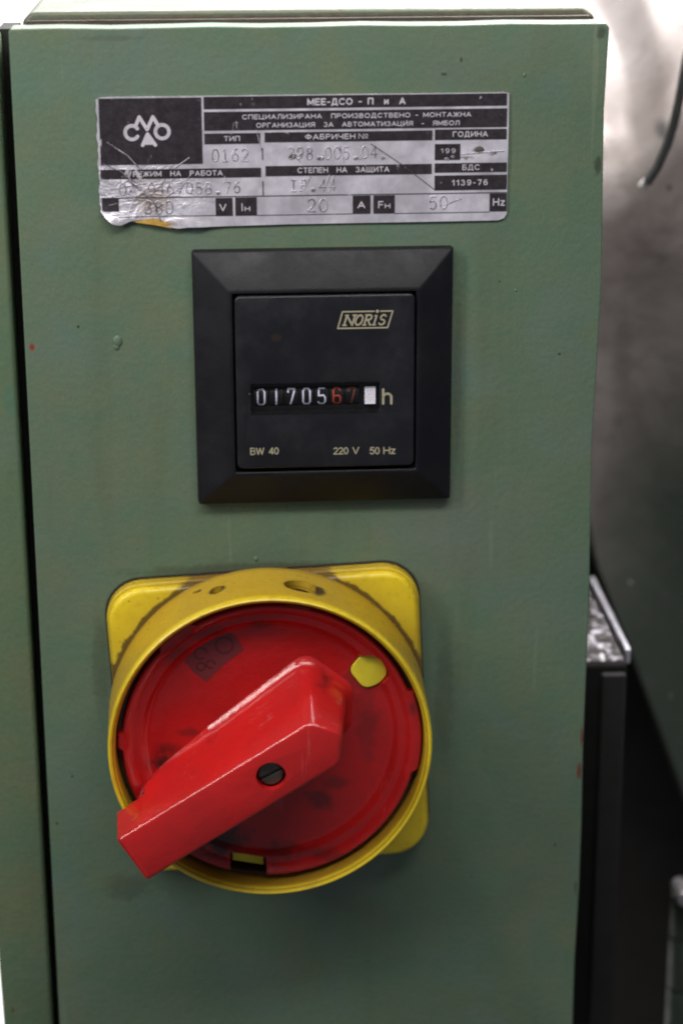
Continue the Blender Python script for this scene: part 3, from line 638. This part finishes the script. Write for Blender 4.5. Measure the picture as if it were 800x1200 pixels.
dial_sp = [(P3(222, 860, 22), (5, 20, 2), DK, 0.49), (P3(190, 895, 22), (5.5, 20, 4.5), DK, .95), (P3(200, 880, 22), (6, 20, 3), DK, 0.56), (P3(430, 850, 22), (4.5, 20, 16), DK, 0.39), (P3(415, 800, 22), (5, 20, 5), DK, 0.42),
           (P3(483, 830, 25), (2.2, 20, 3.5), DK, 0.56), (P3(375, 940, 22), (6, 20, 5), (.06, .012, .012), .7), (P3(395, 920, 22), (6, 20, 3), (.06, .012, .012), .5), (P3(305, 733, 22), (5, 20, 3), (.10, .02, .02), .7),
           (P3(240, 740, 23), (9, 20, 4), (.09, .012, .012), .6), (P3(205, 765, 23), (6, 20, 7), (.09, .012, .012), .6), (P3(260, 985, 23), (11, 20, 7), DK, .95), (P3(330, 1000, 24), (7, 20, 4), DK, .6), (P3(376, 1000, 24), (10, 20, 2.5), DK, .5)]
M_red = red('red_dial_plastic', dial_sp); M_redh = red('red_handle_plastic', [(P3(225, 868, 26), (7, 5, 1.5), DK, .7), (P3(245, 860, 25), (3, 4, 1.5), DK, .6), (P3(385, 795, 26), (4, 7, 3), DK, .75)], (.49, .012, .012))
prof = [(0, 21.0), (33.6, 21.0), (34.4, 21.2), (35.2, 21.9), (35.9, 22.9), (36.5, 23.4), (37.2, 23.5), (38.4, 23.6), (39.6, 24.9), (40.4, 25.5), (41.0, 25.5), (41.4, 25.1), (41.5, 24.4), (41.5, 14), (0, 14)]
def rf(a, r, h):
    d = math.degrees(a) % 360
    if r > 40.0:
        if 120 < d < 136 or d > 347 or d < 20 or 175 < d < 181: return r+1.3
    return r
def roundp(pts, rad, k=4):
    out = []; n = len(pts)
    for i in range(n):
        p = Vector(pts[i]); a = Vector(pts[i-1])-p; b = Vector(pts[(i+1) % n])-p; r = rad[i]
        p0 = p+a.normalized()*min(r, a.length*.45); p1 = p+b.normalized()*min(r, b.length*.45)
        for t in [j/k for j in range(k+1)]: out.append(tuple(p0*(1-t)**2+p*2*t*(1-t)+p1*t*t))
    return out
def soft(pts, r): return [q[:2] for q in roundp([(a, b, 0) for a, b in pts], [r]*len(pts), 5)]
flag0 = [(9.2, -75.0), (14.0, -75.6), (17.0, -81.6), (14.0, -85.2), (9.6, -86.5), (5.0, -80.4)]
cutY = prism_data(soft(flag0, 2.2), 13, 30)
nt = [at(270, 996, 22), at(311, 1002, 22), at(314, 1031, 24), at(270, 1024, 24)]
cutN = prism_data(nt[::-1], 13.1, 30)
lathe('dial', SX, SZ, prof, M_red, sw, n=224, rfun=rf, cuts=[cutY, cutN])
prism('indicator_flag', soft([(11+(a-11)*.94, -80.8+(b+80.8)*.94) for a, b in flag0], 2.1), 14.5, 21.6, M_flag, sw, bevel=.3)
n0 = nt
prism('indicator_flag', [(n0[0][0]+.6, n0[0][1]-3.4), (n0[1][0]-.6, n0[1][1]-3.2), (n0[1][0]-.6, n0[1][1]-.2), (n0[0][0]+.6, n0[0][1]-.2)], 14.6, 21.6, M_flag, sw)
# worn label fields on the dial
M_patch = red('worn_label_field', [], (.16, .020, .022)); M_eng = red('engraved_dark_red', [], (.085, .012, .014))
hd = lambda x, z: 21.10
prism('dial_label', [(-40.3, -76.6), (-38.0, -73.4), (-35.0, -70.4), (-31.5, -67.8), (-29.0, -66.9), (-26.0, -69.6), (-23.9, -73.6), (-29.0, -77.4), (-34.4, -82.9), (-38.0, -80.0)], 20.5, 21.08, M_patch, sw, bevel=.05, seg=1)
strokes('dial_mark', [arc(-29.3, -72.0, 2.4, 0, 360), arc(-36.0, -74.2, 1.7, 0, 300, 12), arc(-36.0, -78.2, 1.2, 0, 360, 10), arc(-33.2, -77.6, 1.2, 0, 300, 10)], .45, M_eng, sw, lambda x, z: 21.14)
# the handle: a tapered bar with a pointed head
A = math.radians(32.0); ca, sa = math.cos(A), math.sin(A)
HX, HZ = -17.5, -100.3
def uv(u, v, h): return V(HX+u*ca-v*sa, HZ+u*sa+v*ca, h)
def inset(pts, d):
    n = len(pts); out = []
    for i in range(n):
        p = Vector(pts[i][:2]); a = Vector(pts[i-1][:2]); b = Vector(pts[(i+1) % n][:2]); j = 1
        e1 = (p-a).normalized(); e2 = (b-p).normalized(); n1 = Vector((-e1.y, e1.x)); n2 = Vector((-e2.y, e2.x)); m = (n1+n2); m.normalize()
        out.append((*(p+m*d/max(.4, m.dot(n1))), pts[i][2]))
    return out
tp = [(-45.4, -7.5, 47), (-38.3, -7.5, 47), (-36.6, -7.5, 47), (-12, -7.5, 47), (17.3, -7.5, 47), (23, 0, 47), (17.3, 7.5, 47), (-12, 7.5, 47), (-36.6, 7.5, 47), (-38.3, 7.5, 47), (-45.4, 7.5, 47)]
bt = [(-45.9, -8.0, 31.2), (-38.3, -8.2, 31), (-36.6, -8.3, 20.6), (-12, -9, 20.6), (19.8, -9.2, 20.6), (26.8, 0, 20.6), (21.6, 14.2, 20.6), (-12, 10.4, 20.6), (-36.6, 8.3, 20.6), (-38.3, 8.2, 31), (-45.9, 8.0, 31.2)]
rt = [.9, .4, .4, .5, 1.6, 2.0, 2.2, .5, .4, .4, .9]; rb = [.9, .4, .4, .5, 2.5, 3.5, 4.0, .5, .4, .4, .9]
def mixl(t, infl=0):
    o = [tuple(b[i]+(a[i]-b[i])*t for i in range(3)) for a, b in zip(tp, bt)]
    if infl:
        q = inset(o, -infl); o = [q[i] if 3 <= i <= 7 else o[i] for i in range(len(o))]
    return roundp(o, [rb[i]+(rt[i]-rb[i])*t for i in range(len(o))])
tin = lambda d, h: [(a, b, h) for a, b, c in roundp(inset(tp, d), rt)]
layers = [mixl(0, 2.2), mixl(.018, 1.7), mixl(.045, .8), mixl(.085, .25), mixl(.13, 0), mixl(.965), tin(.15, 46.45), tin(.42, 46.8), tin(.85, 47.0)]
n = len(layers[0]); vs = [uv(*p) for L_ in layers for p in L_]; fs = []
for r in range(len(layers)-1):
    for i in range(n): fs.append((r*n+i, r*n+(i+1) % n, (r+1)*n+(i+1) % n, (r+1)*n+i))
fs += [tuple(range(n))[::-1], tuple(range((len(layers)-1)*n, len(layers)*n))]
scw = prism_data(circle(HX, HZ, 4.1, 28), 41.5, 55)
hd_ = mesh('handle', vs, fs, M_redh, sw, cuts=[scw], smooth_ang=34)
M_screw = simple('dirty_steel_screw', (.11, .10, .085), .42, .8, .5, 900, bump=.1)
b_ = math.radians(28); sl = [(HX+x*math.cos(b_)-z*math.sin(b_), HZ+x*math.sin(b_)+z*math.cos(b_)) for x, z in ((-4.5, -.5), (4.5, -.5), (4.5, .5), (-4.5, .5))]
s_ = prism('screw', circle(HX, HZ, 3.3, 28), 41.6, 45.2, M_screw, sw, bevel=.5, cuts=[prism_data(sl, 44.2, 50)])
s_.parent = hd_

# ------------------------------------------------------------------ machine parts behind, right
# dark post with a worn bright top
def P(u, v, h): x, z = at(u, v, h); return (x*S, -h*S, z*S)
M_post = simple('black_oily_steel', (.006, .0055, .005), .85, 0, .3, 60, spec=.2, bump=.2)
M_post2 = simple('dark_grey_steel', (.0075, .007, .006), .85, 0, .3, 60)
k = NT('scuffed_bright_steel'); a = k.noise(260, 6, .75, .8); b = k.noise(120, 3, .5, 1.5, (2, 1, 1))
f_ = k.ramp(k.math('ADD', k.math('MULTIPLY', a, .6), k.math('MULTIPLY', b, .4)), .51, .60)
M_scuff = k.done(k.mix(f_, (.022, .018, .016), (.66, .62, .68)), k.ramp(a, .3, .7, .3, .6), .2, k.bump(a, .0006, .8))
post = thing('machine_post', 92, -235, -45, 'dark oily steel post beside the cabinet with a scuffed bright top', 'machine post')
x0p, zt = at(668, 779, -45); x1p, _ = at(735, 779, -45); x2p, _ = at(765, 850, -45)
boxm('post_body', x0p, x1p, 45, 125, -240, zt, M_post, post, bevel=1.5)
boxm('post_rib', at(705, 800, -43)[0], at(733, 800, -43)[0], 43, 46, -240, zt-3, M_post2, post, bevel=.8)
boxm('post_top', x0p+4, x1p-.8, 47, 112, zt-1, zt+.6, M_scuff, post, bevel=.5)
sidep = boxm('post_flange', x1p+.7, x1p+2.2, 52, 120, zt-3, zt+2.0, simple('bright_steel_edge', (.62, .60, .66), .35, .6, .2), post, bevel=.3)
# big curved casing, bare grey metal above turning to green paint below right
CSL = V(150, -150, -200)
k = NT('casing_paint'); a = k.noise(18, 6, .65, .5); b = k.noise(90, 5, .6)
sep = k.n('ShaderNodeSeparateXYZ'); k.l(k.tc, sep.inputs[0])
gz = k.ramp(k.math('ADD', k.math('SUBTRACT', sep.outputs[2], k.math('MULTIPLY', sep.outputs[0], 1.6)), k.math('MULTIPLY', k.math('SUBTRACT', a, .5), .08)), .06, .20, 1., 0.)
col = k.mix(k.ramp(a, .3, .7), (.115, .095, .088), (.165, .145, .136))
col = k.mix(k.math('MULTIPLY', k.ramp(b, .45, .75), .25), col, (.10, .08, .075))
col = k.mix(gz, col, (.024, .032, .023))
col = k.mix(k.math('MULTIPLY', k.ramp(b, .5, .7), .3), col, (.05, .04, .035))
for (q_, r_, c_, g_) in ((P3(778, 155, -150), (3, 30, 5), (.03, .03, .03), .8), (P3(785, 221, -150), (1.6, 30, 1.6), (.03, .025, .02), .8), (P3(736, 679, -150), (1.1, 30, .9), (.25, .24, .2), .8), (P3(783, 811, -150), (.7, 30, .7), (.25, .24, .2), .7), (P3(715, 230, -150), (9, 30, 12), (.30, .27, .26), .4), (P3(760, 330, -150), (12, 30, 30), (.05, .04, .04), .35), (P3(730, 420, -150), (5, 30, 25), (.06, .045, .045), .4)):
    col = k.mix(k.math('MULTIPLY', k.spot(rel(q_, CSL), r_, .7, .3, 150), g_), col, c_)
M_cas = k.done(col, k.ramp(a, .3, .7, .34, .5), k.math('MULTIPLY', k.math('SUBTRACT', 1., gz), .35), k.bump(a, .002, .4), .5)
cas = thing('machine_casing', 150, -150, -200, 'large rounded metal machine casing behind the right edge of the cabinet', 'machine casing')
ED = [at(680, 560, -142), at(700, 665, -142), at(737, 762, -142), at(770, 850, -142), at(800, 930, -142), at(850, 1060, -142), at(950, 1300, -142)]
FO = [at(690, 190, -160), at(712, 184, -160), at(740, 172, -160), at(762, 148, -160), at(780, 122, -160), at(800, 108, -160), at(900, 60, -160)]
def pl(P_, x):
    if x <= P_[0][0]: return P_[0][1]
    for (a, b), (c, d) in zip(P_, P_[1:]):
        if x <= c: return b+(d-b)*(x-a)/(c-a)
    return P_[-1][1]
vs, fs = [], []; nu, nv, nw = 60, 60, 26
for j in range(nv+nw+1):
    for i in range(nu+1):
        x = ED[0][0]+(250-ED[0][0])*(i/nu)**1.3; ze = pl(ED, x); zf = pl(FO, x)
        if j <= nv:
            t = j/nv; z = ze+(zf-ze)*t; y = 143+9*math.sin(min(1, (z-ze)/90)*1.57)+5*(max(0, 1-(zf-z)/26))**3
        else:
            t = (j-nv)/nw; z = zf+46*t**.8; y = 157+ 30*t+70*t*t
        vs.append((x*S, y*S, z*S))
for j in range(nv+nw):
    for i in range(nu): a_ = j*(nu+1)+i; fs.append((a_, a_+1, a_+nu+2, a_+nu+1))
o = mesh('casing_shell', vs, fs, M_cas, cas, smooth_ang=80)
sol = o.modifiers.new('s', 'SOLIDIFY'); sol.thickness = .003; sol.offset = -1
M_brn = simple('brown_black_panel', (.022, .018, .012), .6, 0, .3, 40)
bp = boxm('base_panel', 55, 330, 200, 206, -650, 40, M_brn, None); tag(bp, 'dark brown base panel low between the post and the hinge', 'machine panel')
# hose and its end
V_, F_ = [], []; pts = [P(u, v, -120) for u, v in ((806, 60), (800, 90), (795, 118), (789, 145), (781, 170), (770, 195), (757, 215))]
sm = []
for i in range(len(pts)-1):
    for t in range(5): sm.append(tuple(Vector(pts[i]).lerp(Vector(pts[i+1]), t/5)))
sm.append(pts[-1]); tube(V_, F_, sm, 1.6, 12)
h_ = mesh('cable', V_, F_, simple('black_rubber', (.012, .013, .013), .45), None, smooth_ang=60); tag(h_, 'black rubber cable curving down across the grey casing, top right', 'cable')
M_glint = simple('pale_glint', (.62, .60, .60), .3, .3, .1)
V_, F_ = [], []; tube(V_, F_, [P(757, 213, -121), P(751, 220, -122)], 1.5, 14)  # pale stub added as the white reflection at the hose end
h2 = mesh('cable_glint', V_, F_, M_glint, None, bevel=.3); tag(h2, 'small stub shaped as the pale clip at the lower end of the black cable', 'glint')
# steel tube behind the top right corner
V_, F_ = [], []; pts = [P(u, v, -260) for u, v in ((700, -80), (712, -30), (722, 10), (728, 50))]
tube(V_, F_, pts, 5.0, 20); 
p_ = mesh('steel_tube', V_, F_, simple('grey_lilac_metal', (.35, .30, .34), .35, .5), None, bevel=.6); tag(p_, 'short grey steel tube behind the top right corner of the cabinet', 'tube')
# hinge
hg = thing('hinge', *at(812, 1200, -70), -70, 'green barrel hinge with a steel pin head at the lower right edge', 'hinge')
hxm, _ = at(812, 1100, -70)
M_hg = simple('hinge_green', (.030, .042, .030), .5, 0, .2, 80)
zs = [at(800, v, -70)[1] for v in (1056, 1106, 1165, 1240)]
for a_, b2 in zip(zs, zs[1:]):
    V_, F_ = [], []; tube(V_, F_, [(hxm*S, .076, (a_-.3)*S), (hxm*S, .076, (b2+.3)*S)], 7.0, 28); mesh('hinge_knuckle', V_, F_, M_hg, hg, bevel=.5, smooth_ang=40)
V_, F_ = [], []; hx2, hz2 = at(800, 1048, -66); tube(V_, F_, [(hx2*S, .062, hz2*S), (hx2*S, .074, hz2*S)], 2.9, 20); mesh('pin_head', V_, F_, simple('pin_steel', (.35, .33, .34), .35, .8), hg, bevel=.8)
